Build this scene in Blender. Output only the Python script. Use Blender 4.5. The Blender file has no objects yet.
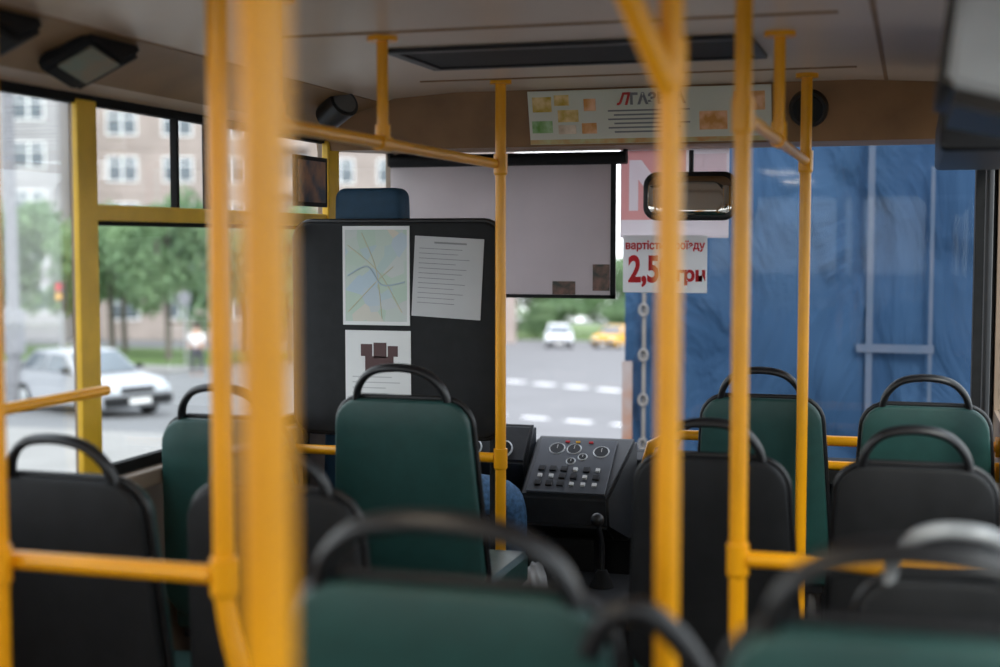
import bpy, bmesh, math, random
from mathutils import Vector, Matrix, Euler
random.seed(7)
S=bpy.context.scene
S.view_settings.view_transform='Standard'
COL=S.collection
# ------------------------------------------------------------ materials
def mat(name,c,rough=.5,metal=0,var=.12,scale=8,bump=0,spec=.5,emit=0,c2=None,trans=0):
    m=bpy.data.materials.new(name); m.use_nodes=True
    nt=m.node_tree; b=nt.nodes['Principled BSDF']
    b.inputs['Roughness'].default_value=rough; b.inputs['Metallic'].default_value=metal
    b.inputs['Specular IOR Level'].default_value=spec
    tc=nt.nodes.new('ShaderNodeTexCoord'); n=nt.nodes.new('ShaderNodeTexNoise')
    n.inputs['Scale'].default_value=scale; n.inputs['Detail'].default_value=5
    nt.links.new(tc.outputs['Object'],n.inputs['Vector'])
    r=nt.nodes.new('ShaderNodeValToRGB')
    if c2 is None: c2=tuple(x*(1-var*1.6) for x in c)
    r.color_ramp.elements[0].position=.35; r.color_ramp.elements[1].position=.65
    r.color_ramp.elements[0].color=(*c2,1); r.color_ramp.elements[1].color=(*c,1)
    nt.links.new(n.outputs['Fac'],r.inputs['Fac']); nt.links.new(r.outputs['Color'],b.inputs['Base Color'])
    if bump:
        bp=nt.nodes.new('ShaderNodeBump'); bp.inputs['Strength'].default_value=bump; bp.inputs['Distance'].default_value=.01
        nt.links.new(n.outputs['Fac'],bp.inputs['Height']); nt.links.new(bp.outputs['Normal'],b.inputs['Normal'])
    if emit:
        nt.links.new(r.outputs['Color'],b.inputs['Emission Color']); b.inputs['Emission Strength'].default_value=emit
    if trans:
        out=nt.nodes['Material Output']; t=nt.nodes.new('ShaderNodeBsdfTranslucent'); mx=nt.nodes.new('ShaderNodeMixShader')
        nt.links.new(r.outputs['Color'],t.inputs['Color']); mx.inputs[0].default_value=trans
        nt.links.new(b.outputs[0],mx.inputs[1]); nt.links.new(t.outputs[0],mx.inputs[2]); nt.links.new(mx.outputs[0],out.inputs['Surface'])
    return m
def glassmat(name,tint=(.95,.98,.98),refl=.05,rough=.03):
    m=bpy.data.materials.new(name); m.use_nodes=True; nt=m.node_tree
    nt.nodes.remove(nt.nodes['Principled BSDF']); out=nt.nodes['Material Output']
    t=nt.nodes.new('ShaderNodeBsdfTransparent'); t.inputs[0].default_value=(*tint,1)
    g=nt.nodes.new('ShaderNodeBsdfGlossy'); g.inputs['Roughness'].default_value=rough
    mx=nt.nodes.new('ShaderNodeMixShader'); mx.inputs[0].default_value=refl
    nt.links.new(t.outputs[0],mx.inputs[1]); nt.links.new(g.outputs[0],mx.inputs[2]); nt.links.new(mx.outputs[0],out.inputs['Surface'])
    return m
M={}
M['yellow']=mat('yellow_paint',(.88,.375,.005),.28,var=.08,scale=5,spec=.5)
M['yellow2']=mat('yellow_trim',(.78,.46,.015),.45)
M['teal']=mat('teal_vinyl',(.010,.050,.045),.45,var=.15,scale=30,bump=.15)
M['tealb']=mat('teal_back',(.012,.058,.052),.48,var=.1,scale=25,bump=.1)
M['black']=mat('black_plastic',(.009,.009,.011),.4,var=.2,scale=20)
M['blackm']=mat('black_matte',(.010,.0105,.012),.65,var=.2,scale=20,spec=.3)
M['rubber']=mat('rubber',(.008,.008,.008),.8,spec=.2)
M['ceil']=mat('ceiling_laminate',(.68,.54,.43),.36,var=.05,scale=2)
M['brown']=mat('brown_panel',(.31,.16,.065),.5,var=.18,scale=6)
M['brown2']=mat('tan_panel',(.33,.19,.09),.5,var=.15,scale=4)
M['wall']=mat('wall_laminate',(.24,.17,.12),.5,var=.1,scale=4)
M['floor']=mat('floor_vinyl',(.04,.035,.03),.6,var=.3,scale=12)
M['steel']=mat('steel',(.55,.55,.56),.3,.9)
M['silver']=mat('silver_plastic',(.62,.64,.66),.35,.3)
M['mottled']=mat('mottled_grey_plastic',(.12,.125,.13),.25,c2=(.32,.33,.34),scale=9)  # dark grey mottled with a lighter grey
M['pale']=mat('pale_cover',(.55,.58,.60),.5,var=.1,scale=9)
M['glass']=glassmat('window_glass')
M['wglass']=glassmat('windshield_glass',(.97,.98,.99),.012)
M['filmp']=glassmat('pink_ink_film',(.97,.56,.52),.02,.5)
M['films']=glassmat('pale_pink_film',(.97,.86,.86),.02,.5)
M['paper']=mat('paper',(.75,.75,.75),.7,var=.04,scale=3)
M['paperd']=mat('paper_grey',(.52,.52,.53),.7,var=.08,scale=3)
M['red']=mat('red_print',(.70,.012,.02),.6)
M['ink']=mat('ink',(.05,.05,.055),.7)
M['inkl']=mat('grey_ink',(.25,.25,.26),.7)
M['blind']=mat('blind_fabric',(.72,.66,.67),.8,var=.06,scale=3,trans=.45)
M['blue']=mat('blue_fabric',(.010,.05,.10),.7,scale=30)
M['jeans']=mat('denim',(.07,.17,.33),.85,scale=60,var=.3,bump=.3)
M['shirt']=mat('shirt_cloth',(.08,.08,.10),.85)
M['skin']=mat('skin',(.55,.33,.24),.5,var=.05)
M['hair']=mat('hair',(.03,.02,.015),.7)
M['mirror']=mat('mirror_glass',(.50,.47,.43),.04,1,var=0)
M['asphalt']=mat('asphalt',(.165,.165,.17),.9,var=.08,scale=.6)
M['pave']=mat('pavement',(.27,.26,.25),.9,var=.08,scale=1)
M['white']=mat('white_paint',(.85,.85,.85),.4,var=.03)
M['grass']=mat('grass',(.12,.19,.05),.95,c2=(.08,.14,.03),scale=1)
M['bark']=mat('bark',(.14,.12,.10),.9,scale=10,bump=.5)
M['leaf']=mat('leaf',(.22,.33,.17),.7,c2=(.12,.21,.10),scale=1.2,trans=.3)
M['conc']=mat('concrete_facade',(.36,.35,.36),.85,var=.1,scale=.5)
M['brick']=mat('pink_brick_facade',(.37,.31,.285),.9,var=.10,scale=.6)
M['dglass']=mat('dark_glass',(.16,.19,.22),.1,var=.3,scale=.5)
M['carw']=mat('car_white',(.75,.76,.78),.25,var=.03)
M['cary']=mat('car_yellow',(.80,.42,.03),.25,var=.03)
M['lamp']=mat('headlamp',(.7,.75,.8),.1)
def tarp():
    m=bpy.data.materials.new('blue_tarpaulin'); m.use_nodes=True; nt=m.node_tree; b=nt.nodes['Principled BSDF']
    tc=nt.nodes.new('ShaderNodeTexCoord'); mp=nt.nodes.new('ShaderNodeMapping'); mp.inputs['Scale'].default_value=(1.3,1,.6)
    mp.inputs['Rotation'].default_value=(0,.6,0)
    n=nt.nodes.new('ShaderNodeTexNoise'); n.inputs['Scale'].default_value=1.6; n.inputs['Detail'].default_value=5; n.inputs['Distortion'].default_value=1.0
    nt.links.new(tc.outputs['Object'],mp.inputs[0]); nt.links.new(mp.outputs[0],n.inputs['Vector'])
    r=nt.nodes.new('ShaderNodeValToRGB'); r.color_ramp.elements[0].position=.25; r.color_ramp.elements[1].position=.8
    r.color_ramp.elements[0].color=(.010,.036,.085,1); r.color_ramp.elements[1].color=(.026,.066,.130,1)
    nt.links.new(n.outputs['Fac'],r.inputs[0]); nt.links.new(r.outputs[0],b.inputs['Base Color'])
    v=nt.nodes.new('ShaderNodeTexVoronoi'); v.feature='DISTANCE_TO_EDGE'; v.inputs['Scale'].default_value=1.6
    ad=nt.nodes.new('ShaderNodeVectorMath'); ad.operation='MULTIPLY_ADD'; ad.inputs[1].default_value=(.4,.4,.4)
    nt.links.new(n.outputs['Color'],ad.inputs[0]); nt.links.new(mp.outputs[0],ad.inputs[2]); nt.links.new(ad.outputs[0],v.inputs['Vector'])
    mr=nt.nodes.new('ShaderNodeMapRange'); mr.interpolation_type='SMOOTHSTEP'; mr.inputs['From Max'].default_value=.12; nt.links.new(v.outputs['Distance'],mr.inputs['Value'])
    bp=nt.nodes.new('ShaderNodeBump'); bp.inputs['Strength'].default_value=.4; bp.inputs['Distance'].default_value=.04
    nt.links.new(mr.outputs[0],bp.inputs['Height'])
    b2=nt.nodes.new('ShaderNodeBump'); b2.inputs['Strength'].default_value=.9; b2.inputs['Distance'].default_value=.16
    nt.links.new(n.outputs['Fac'],b2.inputs['Height']); nt.links.new(bp.outputs[0],b2.inputs['Normal']); nt.links.new(b2.outputs[0],b.inputs['Normal'])
    b.inputs['Roughness'].default_value=.75; b.inputs['Specular IOR Level'].default_value=.2
    return m
M['tarp']=tarp()
def mapmat():
    m=bpy.data.materials.new('city_map_print'); m.use_nodes=True; nt=m.node_tree; b=nt.nodes['Principled BSDF']
    tc=nt.nodes.new('ShaderNodeTexCoord'); v=nt.nodes.new('ShaderNodeTexVoronoi'); v.inputs['Scale'].default_value=18
    nt.links.new(tc.outputs['Object'],v.inputs['Vector'])
    r=nt.nodes.new('ShaderNodeValToRGB'); e=r.color_ramp.elements
    e[0].color=(.56,.58,.57,1); e[1].color=(.64,.58,.48,1); x=e.new(.5); x.color=(.46,.57,.48,1); x=e.new(.75); x.color=(.44,.54,.62,1)
    sp=nt.nodes.new('ShaderNodeSeparateColor'); nt.links.new(v.outputs['Color'],sp.inputs[0]); nt.links.new(sp.outputs[0],r.inputs[0]); nt.links.new(r.outputs[0],b.inputs['Base Color'])
    b.inputs['Roughness'].default_value=.6; return m
M['map']=mapmat()
# ------------------------------------------------------------ helpers
def top(o,label,cat,group=None):
    o['label']=label; o['category']=cat
    if group: o['group']=group
    return o
def struct(o): o['kind']='structure'; return o
def link(o,parent=None,loc=None,rot=None):
    COL.objects.link(o)
    if loc is not None: o.location=loc
    if rot is not None: o.rotation_euler=rot
    if parent: o.parent=parent
    return o
def empty(name,loc=(0,0,0),rot=(0,0,0),parent=None):
    o=bpy.data.objects.new(name,None); o.empty_display_size=.1
    return link(o,parent,loc,rot)
def fin(bm,name,m,parent=None,loc=(0,0,0),rot=(0,0,0),smooth=True,angle=40):
    bmesh.ops.recalc_face_normals(bm,faces=bm.faces)
    me=bpy.data.meshes.new(name); bm.to_mesh(me); bm.free()
    ms=m if isinstance(m,list) else [m]
    for x in ms: me.materials.append(x)
    if smooth:
        me.shade_smooth()
        me.set_sharp_from_angle(angle=math.radians(angle))
    return link(bpy.data.objects.new(name,me),parent,loc,rot)
def addbox(bm,a,b,bev=0,mi=0):
    a=Vector(a);b=Vector(b)
    r=bmesh.ops.create_cube(bm,size=1)
    vs=r['verts']
    for v in vs: v.co=Vector(((a.x+b.x)/2+v.co.x*(b.x-a.x),(a.y+b.y)/2+v.co.y*(b.y-a.y),(a.z+b.z)/2+v.co.z*(b.z-a.z)))
    fs=set(f for v in vs for f in v.link_faces)
    for f in fs: f.material_index=mi
    if bev:
        es=list(set(e for v in vs for e in v.link_edges))
        bmesh.ops.bevel(bm,geom=es,offset=bev,segments=3,profile=.7,affect='EDGES')
def box(name,a,b,m,parent=None,bev=0,loc=(0,0,0),rot=(0,0,0)):
    bm=bmesh.new(); addbox(bm,a,b,bev); return fin(bm,name,m,parent,loc,rot,smooth=bev>0)
def boxes(name,L,m,parent=None,bev=0):
    bm=bmesh.new()
    for a,b in L: addbox(bm,a,b,bev)
    return fin(bm,name,m,parent,smooth=bev>0)
def cyl(bm,p0,p1,r0,r1=None,n=24,mi=0):
    if r1 is None:r1=r0
    p0=Vector(p0);p1=Vector(p1);d=p1-p0
    mtx=Matrix.Translation((p0+p1)/2)@d.to_track_quat('Z','Y').to_matrix().to_4x4()
    r=bmesh.ops.create_cone(bm,cap_ends=True,segments=n,radius1=r0,radius2=r1,depth=d.length,matrix=mtx)
    for f in set(f for v in r['verts'] for f in v.link_faces): f.material_index=mi
def cylo(name,p0,p1,r0,m,parent=None,r1=None,n=24):
    bm=bmesh.new(); cyl(bm,p0,p1,r0,r1,n); return fin(bm,name,m,parent)
def smoothpts(pts,k=6):
    P=[Vector(p) for p in pts]; out=[]
    for i in range(len(P)-1):
        p0=P[max(i-1,0)];p1=P[i];p2=P[i+1];p3=P[min(i+2,len(P)-1)]
        for j in range(k):
            t=j/k
            out.append(.5*((2*p1)+(-p0+p2)*t+(2*p0-5*p1+4*p2-p3)*t*t+(-p0+3*p1-3*p2+p3)*t**3))
    out.append(P[-1]); return out
def tube(name,pts,r,m,parent=None,smooth=False,n=14,flat=1,bm=None):
    P=smoothpts(pts) if smooth else [Vector(p) for p in pts]
    own=bm is None
    if own: bm=bmesh.new()
    rings=[]; ref=None
    for i,p in enumerate(P):
        t=((P[i]-P[i-1]).normalized() if i>0 else Vector()) + ((P[i+1]-P[i]).normalized() if i<len(P)-1 else Vector())
        t.normalize()
        if ref is None:
            ref=Vector((0,1,0)) if abs(t.y)<.8 else Vector((1,0,0))
        u=(ref-t*ref.dot(t)).normalized(); w=t.cross(u); ref=u
        rings.append([bm.verts.new(p+u*math.cos(a)*r*flat+w*math.sin(a)*r) for a in [2*math.pi*k/n for k in range(n)]])
    for a,b in zip(rings,rings[1:]):
        for k in range(n): bm.faces.new((a[k],a[(k+1)%n],b[(k+1)%n],b[k]))
    bm.faces.new(rings[0][::-1]); bm.faces.new(rings[-1])
    if own: return fin(bm,name,m,parent,angle=60)
def rr(w,h,r,taper=1,n=6,rb=None):
    rb=r if rb is None else rb
    hw=w/2; ht=hw*taper; pts=[]
    for cx,cz,a0,q in ((hw-rb,rb,-90,rb),(ht-r,h-r,0,r),(-ht+r,h-r,90,r),(-hw+rb,rb,180,rb)):
        for k in range(n+1):
            a=math.radians(a0+90*k/n); pts.append((cx+q*math.cos(a),cz+q*math.sin(a)))
    return pts
def pillow(name,pts,t,m,parent=None,edge=.012,rake=0,puff=0,loc=(0,0,0),rot=(0,0,0),y0=0,curve=0):
    cx=sum(p[0] for p in pts)/len(pts); cz=sum(p[1] for p in pts)/len(pts)
    mx=max(max(abs(p[0]-cx) for p in pts),max(abs(p[1]-cz) for p in pts))
    e=edge/mx
    bm=bmesh.new()
    def ring(s,y): return [bm.verts.new((cx+(p[0]-cx)*s,y,cz+(p[1]-cz)*s)) for p in pts]
    seq=[(.35,-puff),(.7,-puff*.7),(1-e,0),(1-e*.3,edge*.3),(1,edge),(1,t-edge),(1-e*.3,t-edge*.3),(1-e,t),(.7,t+puff*.7),(.35,t+puff)]
    R=[ring(s,y) for s,y in seq]; n=len(pts)
    for a,b in zip(R,R[1:]):
        for k in range(n): bm.faces.new((a[k],a[(k+1)%n],b[(k+1)%n],b[k]))
    for r_,y in ((R[0],-puff),(R[-1],t+puff)):
        c=bm.verts.new((cx,y,cz))
        for k in range(n): bm.faces.new((c,r_[k],r_[(k+1)%n]))
    for v in bm.verts: v.co.y+=y0-rake*v.co.z+curve*v.co.x**2
    return fin(bm,name,m,parent,loc,rot,angle=50)
def text(name,s,size,m,parent,loc,bold=0,align='CENTER',sx=1,rot=(math.pi/2,0,0),shear=0):
    c=bpy.data.curves.new(name,'FONT'); c.body=s; c.size=size; c.align_x=align; c.align_y='CENTER'; c.extrude=.0006; c.offset=bold; c.shear=shear
    o=bpy.data.objects.new(name,c); COL.objects.link(o); bpy.context.view_layer.update()
    dg=bpy.context.evaluated_depsgraph_get()
    me=bpy.data.meshes.new_from_object(o.evaluated_get(dg)); bpy.data.objects.remove(o)
    me.materials.clear(); me.materials.append(m)
    o=bpy.data.objects.new(name,me); link(o,parent,loc,rot); o.scale=(sx,1,1); return o

CZ=1.5
WL=-2.0; WR=.28; YF=5.3; YB=-1.4
# ------------------------------------------------------------ shell
struct(box('floor',(WL,YB,-.12),(WR,YF,0),M['floor']))
struct(box('wall_front',(WL,YF,0),(WR,YF+.06,.68),M['blackm']))
LO=[(-1.0,.9),(1.0,3.035),(3.08,4.54),(4.62,5.2)]
RO=[(-1.0,.9),(1.0,2.5),(2.6,4.1),(4.2,5.2)]
def wallx(name,x0,x1,opens,z0=.9,z1=1.86):
    L=[((x0,YB,-.1),(x1,YF+.06,z0)),((x0,YB,z1),(x1,YF+.06,2.0))]
    y=YB
    for a,b in opens:
        L.append(((x0,y,z0),(x1,a,z1))); y=b
    L.append(((x0,y,z0),(x1,YF+.06,z1)))
    return struct(boxes(name,L,M['wall']))
wallx('wall_left',WL-.025,WL,LO)
wallx('wall_right',WR,WR+.025,RO)
struct(boxes('wall_back',[((WL,YB-.06,-.1),(WR,YB,.9)),((WL,YB-.06,1.86),(WR,YB,2.0)),((WL,YB-.06,.9),(WL+.2,YB,1.86)),((WR-.2,YB-.06,.9),(WR,YB,1.86))],M['wall']))
wn=1
for (a,b) in LO:
    struct(box('window_%d'%wn,(WL-.018,a,.9),(WL-.013,b,1.86),M['glass'])); wn+=1
for (a,b) in RO:
    struct(box('window_%d'%wn,(WR+.013,a,.9),(WR+.018,b,1.86),M['glass'])); wn+=1
struct(box('window_%d'%wn,(WL+.2,YB-.035,.9),(WR-.2,YB-.03,1.86),M['glass'])); wn+=1
struct(box('window_%d'%wn,(WL+.04,YF+.03,.68),(WR-.065,YF+.036,1.85),M['wglass']))
bm=bmesh.new()
prof=[(WL-.06,1.86),(WL,1.86),(WL+.10,1.93),(WL+.28,1.985),(WL+.5,2.0),(WR-.45,2.0),(WR-.2,1.985),(WR-.06,1.93),(WR,1.86),(WR+.06,1.86),(WR+.06,2.1),(WL-.06,2.1)]
va=[bm.verts.new((x,YB,z)) for x,z in prof]; vb=[bm.verts.new((x,4.5,z)) for x,z in prof]
for k in range(len(prof)): bm.faces.new((va[k],va[(k+1)%len(prof)],vb[(k+1)%len(prof)],vb[k]))
bm.faces.new(va);bm.faces.new(vb)
struct(fin(bm,'ceiling',M['ceil']))
tn=1
for y in (1.2,2.2,3.15,4.15):
    struct(box('trim_%d'%tn,(WL+.5,y,1.996),(WR-.45,y+.012,2.0),M['brown2'])); tn+=1
for x in (-1.62,-.1):
    struct(box('trim_%d'%tn,(x,YB,1.994),(x+.012,4.5,2.0),M['brown2'])); tn+=1
bm=bmesh.new()
prof=[(WL,1.862),(WL+.10,1.927),(WL+.24,1.97),(WL+.24,1.974),(WL+.10,1.934),(WL,1.87)]
va=[bm.verts.new((x,YB,z)) for x,z in prof]; vb=[bm.verts.new((x,4.5,z)) for x,z in prof]
for k in range(6): bm.faces.new((va[k],va[(k+1)%6],vb[(k+1)%6],vb[k]))
struct(fin(bm,'trim_%d'%tn,M['brown2'])); tn+=1
bm=bmesh.new()
HY=4.55; HZ=1.815
HP=[(4.5,2.0),(HY,HZ),(5.34,1.85),(5.34,2.1),(4.5,2.1)]
va=[bm.verts.new((WL-.03,y,z)) for y,z in HP]; vb=[bm.verts.new((WR+.03,y,z)) for y,z in HP]
for k in range(5): bm.faces.new((va[k],va[(k+1)%5],vb[(k+1)%5],vb[k]))
bm.faces.new(va);bm.faces.new(vb)
struct(fin(bm,'trim_%d'%tn,M['brown'],smooth=False)); tn+=1
struct(box('trim_%d'%tn,(WR-.075,YF-.05,.5),(WR,YF+.06,1.86),M['blackm'],bev=.01)); tn+=1
struct(box('trim_%d'%tn,(WL,YF-.04,.5),(WL+.05,YF+.06,1.86),M['blackm'],bev=.01)); tn+=1
struct(box('trim_%d'%tn,(WL-.005,3.015,.88),(WL+.012,3.10,1.85),M['yellow2'],bev=.005)); tn+=1
struct(box('trim_%d'%tn,(WL-.005,4.53,.88),(WL+.02,4.63,1.85),M['yellow2'],bev=.008)); tn+=1
struct(box('trim_%d'%tn,(WL-.015,3.09,1.55),(WL+.012,4.54,1.592),M['yellow2'],bev=.006)); tn+=1
struct(boxes('trim_%d'%tn,[((WL-.02,3.515,1.59),(WL+.0,3.53,1.85)),((WL-.02,3.70,1.59),(WL+.0,3.725,1.85)),((WL-.02,3.09,1.538),(WL+.0,4.54,1.55))],M['rubber'])); tn+=1
struct(boxes('trim_%d'%tn,[((WL-.02,1.0,1.84),(WL+.006,4.54,1.865)),((WL-.02,1.0,.885),(WL+.006,4.54,.915))],M['rubber'])); tn+=1
struct(box('trim_%d'%tn,(WL,1.0,.84),(WL+.05,4.2,.885),M['wall'],bev=.01)); tn+=1
struct(box('trim_%d'%tn,(WL,YF-.2,.62),(WR,YF,.68),M['blackm'],bev=.01)); tn+=1
h=top(empty('roof_hatch',(-.865,3.63,2.0)),'dark rectangular ventilation hatch set in the bus ceiling','roof hatch')
def frame(name,w,d,t,z0,z1,m,p):
    return boxes(name,[((-w/2,-d/2,z0),(w/2,-d/2+t,z1)),((-w/2,d/2-t,z0),(w/2,d/2,z1)),((-w/2,-d/2+t,z0),(-w/2+t,d/2-t,z1)),((w/2-t,-d/2+t,z0),(w/2,d/2-t,z1))],m,p,bev=.003)
frame('hatch_frame',.95,.40,.03,-.012,0,M['black'],h)
box('hatch_lid',(-.445,-.17,-.006),(.445,.17,0),M['blackm'],h)
for k,(x,y,e) in enumerate([(-.87,1.2,4.5),(-.87,-.3,9)]):  # fill lamps added in the roof out of view to brighten the interior
    l=top(empty('fill_lamp',(x,y,1.99)),'added fill lamp with long white diffuser in bus roof, out of view','lamp','added fill lamps')
    box('fill_housing',(-.14,-.4,-.02),(.14,.4,0),M['white'],l,bev=.006)
    box('diffuser',(-.12,-.38,-.032),(.12,.38,-.018),mat('diffuser%d'%k,(.9,.86,.78),.4,var=0,emit=.6),l,bev=.005)
    L=bpy.data.lights.new('fill_light','AREA'); L.shape='RECTANGLE'; L.size=.22; L.size_y=.7; L.energy=e; L.color=(1,.84,.62)
    lo=bpy.data.objects.new('fill_light',L); link(lo,l,(0,0,-.04))
# ------------------------------------------------------------ handrails and poles
def pole(x,y,z0=0,z1=2.0,r=.017,clamps=(1.74,),label='vertical yellow painted grab pole from floor to ceiling',bend=0):
    p=top(empty('grab_pole',(x,y,z0)),label,'grab pole','yellow grab poles')
    if bend:
        tube('pole_tube',smoothpts([(0,0,z1),(0,0,1.4),(0,0,1.0),(0,0,.93),(bend*.25,0,.86),(bend*.75,0,.78),(bend,0,.70),(bend,0,.5),(bend,0,0)],8),r,M['yellow'],p)
    else: cylo('pole_tube',(0,0,0),(0,0,z1-z0),r,M['yellow'],p)
    cylo('flange',(0,0,z1-z0-.012),(0,0,z1-z0),.034,M['yellow'],p)
    if z0==0: cylo('flange',(bend,0,0),(bend,0,.012),.04,M['yellow'],p)
    for c in clamps:
        bm=bmesh.new(); cyl(bm,(0,0,c-z0-.03),(0,0,c-z0+.03),r+.005); cyl(bm,(0,0,c-z0-.036),(0,0,c-z0-.03),r+.002,r+.005)
        fin(bm,'clamp',M['yellow'],p)
    return p
def handrail(x,y0,y1,z,hang,label,r=.015):
    p=top(empty('handrail',(x,y0,z)),label,'handrail')
    tube('rail',[(0,0,0),(0,y1-y0,0)],r,M['yellow'],p)
    for hy in hang:
        cylo('hanger',(0,hy-y0,.0),(0,hy-y0,2.0-z),.014,M['yellow'],p)
        cylo('flange',(0,hy-y0,2.0-z-.012),(0,hy-y0,2.0-z),.038,M['yellow'],p)
        bm=bmesh.new(); cyl(bm,(0,hy-y0-.035,0),(0,hy-y0+.035,0),r+.005); cyl(bm,(0,hy-y0,0),(0,hy-y0,.045),.019); fin(bm,'clamp',M['yellow'],p)
    return p
handrail(-1.265,2.60,4.2,1.74,[2.64,3.23],'yellow overhead handrail running along the aisle beside the driver side seats')
handrail(-.32,2.7,4.3,1.74,[3.43],'yellow overhead handrail running along the aisle beside the door side seats',.013)
pole(-.468,.95,r=.0205,clamps=())
pole(-1.08,2.03,clamps=(.95,),bend=.04,label='yellow painted grab pole bending slightly near its lower end')
pole(-1.49,2.0,clamps=(.95,))
pole(-.32,1.88); pole(-.32,2.7,clamps=(.88,1.74)); pole(-.32,4.3); pole(-1.25,4.2,clamps=(1.74,.81))
def bar(pts,label,smooth=False,r=.016,name='grab_bar'):
    p=top(empty(name,pts[0]),label,'grab bar')
    o=Vector(pts[0]); tube('bar_tube',[Vector(q)-o for q in pts],r,M['yellow'],p,smooth)
    a,b=Vector(pts[-2])-o,Vector(pts[-1])-o; d=(b-a).normalized()
    cylo('flange',b-d*.012,b,.034,M['yellow'],p); return p
bar([(-.32,1.88,1.70),(-.375,1.81,1.84),(-.42,1.74,2.0)],'short yellow brace tube from grab pole up to ceiling',r=.018)
bar([(-1.1,2.03,.95),(WL+.001,2.03,.95)],'horizontal yellow grab bar behind the seats fixed to pole and wall')
bar([(-.30,2.7,.88),(WR-.001,2.7,.88)],'horizontal yellow grab bar behind the seats fixed to pole and wall')
bar([(-1.27,4.2,.81),(WL+.001,4.2,.81)],'horizontal yellow bar under the driver partition panel')
bar([(-1.86,2.92,1.14),(-1.86,2.2,1.14),(-1.9,2.1,1.14),(WL+.001,2.08,1.14)],'yellow grab bar running beside the window',r=.013)
bar([(-.9,4.82,0),(-.9,4.82,.70),(-.88,4.82,.78),(-.8,4.82,.82),(WR-.001,4.82,.82)],'yellow tubular barrier frame in front of the seats',False,.018)
bar([(-.6,4.82,.735),(WR-.001,4.82,.735)],'lower yellow cross bar of the front barrier')
# ------------------------------------------------------------ seats
def seat(x,y,w=.41,lift=0,style='teal',hm='black',label=None,h=.56,group='passenger seats',hwk=.30,hr=.0105):
    lab=label or {'teal':'teal vinyl bus seat with black curved grab handle on top','black':'bus seat with black plastic back shell and black curved grab handle'}[style]
    p=top(empty('bus_seat',(x,y+.30,0)),lab,'seat',group)
    zb=.42+lift
    def z(o): o.location.z=zb; return o
    rake=.13
    o=pillow('backrest',rr(w-.02,h-.005,.07,.9),.055,M['teal'],p,edge=.018,rake=rake,puff=.012,y0=-.20); z(o)
    bmat=M['tealb'] if style=='teal' else M['blackm']
    o=pillow('back_shell',rr(w,h,.075,.88),.035,bmat,p,edge=.01,rake=rake,puff=.006,y0=-.236); z(o)
    pts=[(a,b) for a,b in rr(w+.008,h+.004,.078,.88)]
    P=[(a,-.2-rake*b,b) for a,b in pts]; P.append(P[0])
    o=tube('edge_trim',P,.008,M['black'],p,n=8); z(o)
    hw=w*hwk; t=h-.02
    H=[(-hw,-.21,t-.05),(-hw,-.215,t+.01),(-hw*.88,-.225,t+.06),(-hw*.55,-.235,t+.098),(0,-.24,t+.11),(hw*.55,-.235,t+.098),(hw*.88,-.225,t+.06),(hw,-.215,t+.01),(hw,-.21,t-.05)]
    H=[(a,b-rake*c,c) for a,b,c in H]
    z(tube('grab_handle',H,hr,M[hm],p,smooth=True,flat=1.5))
    bm=bmesh.new(); addbox(bm,(-w/2,-.2,-.05),(w/2,.22,.05),.035)
    o=fin(bm,'seat_cushion',M['teal'],p); o.location.z=zb
    box('seat_pan',(-w/2+.02,-.18,-.075),(w/2-.02,.19,-.045),M['black'],p,bev=.008).location.z=zb
    for sx in (-1,1):
        tube('leg',[(sx*w*.36,-.15,zb-.06),(sx*w*.36,-.13,.03),(sx*w*.36,-.13,0)],.016,M['steel'],p)
        tube('leg',[(sx*w*.36,.13,zb-.06),(sx*w*.36,.15,.03),(sx*w*.36,.15,0)],.016,M['steel'],p)
    return p
seat(-1.325,3.5,.44,.09,'teal')
seat(-1.755,3.3,.42,.045,'teal')
seat(-1.71,2.5,.42,.02,'black')
seat(-1.23,2.5,.42,.02,'black')
seat(-.46,3.3,.41,0,'black')
seat(.01,3.3,.40,.0,'black')
seat(-.45,4.35,.42,.03,'teal')
seat(.04,4.35,.42,.02,'teal')
a=seat(-.56,1.62,.48,.085,'teal',hwk=.35,hr=.0125)
tube('side_handle',[(.19,-.30,1.0),(.22,-.31,1.05),(.27,-.30,1.05),(.33,-.29,.97),(.35,-.28,.82),(.31,-.26,.66),(.22,-.22,.62)],.015,M['black'],a,smooth=True)
seat(.01,1.42,.44,.125,'teal',hwk=.33,hr=.012)
seat(.075,2.3,.35,-.025,'black','mottled','bus seat with black back shell and mottled grey grab handle',hr=.012)
# ------------------------------------------------------------ driver partition
p=top(empty('driver_partition',(-1.625,4.25,.86)),'black padded partition panel behind the driver with papers taped on it','partition')
pillow('panel',rr(.72,.70,.06),.03,M['blackm'],p,edge=.008)
tube('panel_edge',[(a,.015,b) for a,b in rr(.725,.703,.062)+[rr(.725,.703,.062)[0]]],.009,M['black'],p,n=8)
tube('support',[(.33,.02,.03),(.33,.02,-.86)],.012,M['blackm'],p)
tube('support',[(-.33,.02,.03),(-.33,.02,-.86)],.012,M['blackm'],p)
def sheet(name,x,y,zc,w,h,m,label,cat,rz=0,rx=0,ry=0):
    e=top(empty(name,(x,y,zc),(rx,ry,rz)),label,cat)
    box('sheet',(-w/2,0,-h/2),(w/2,.002,h/2),m,e); return e
def rule(e,name,items,m,y=-.0007):
    boxes(name,[((a,y,b),(c,.0,d)) for a,b,c,d in items],m,e)
e=sheet('map_poster',-1.69,4.247,1.385,.235,.325,M['map'],'colourful city transport map sheet taped on black partition','poster')
rule(e,'map_border',[(-.117,-.162,.117,-.15),(-.117,.15,.117,.162),(-.117,-.15,-.108,.15),(.108,-.15,.117,.15)],M['paper'])
bm=bmesh.new()
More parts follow.
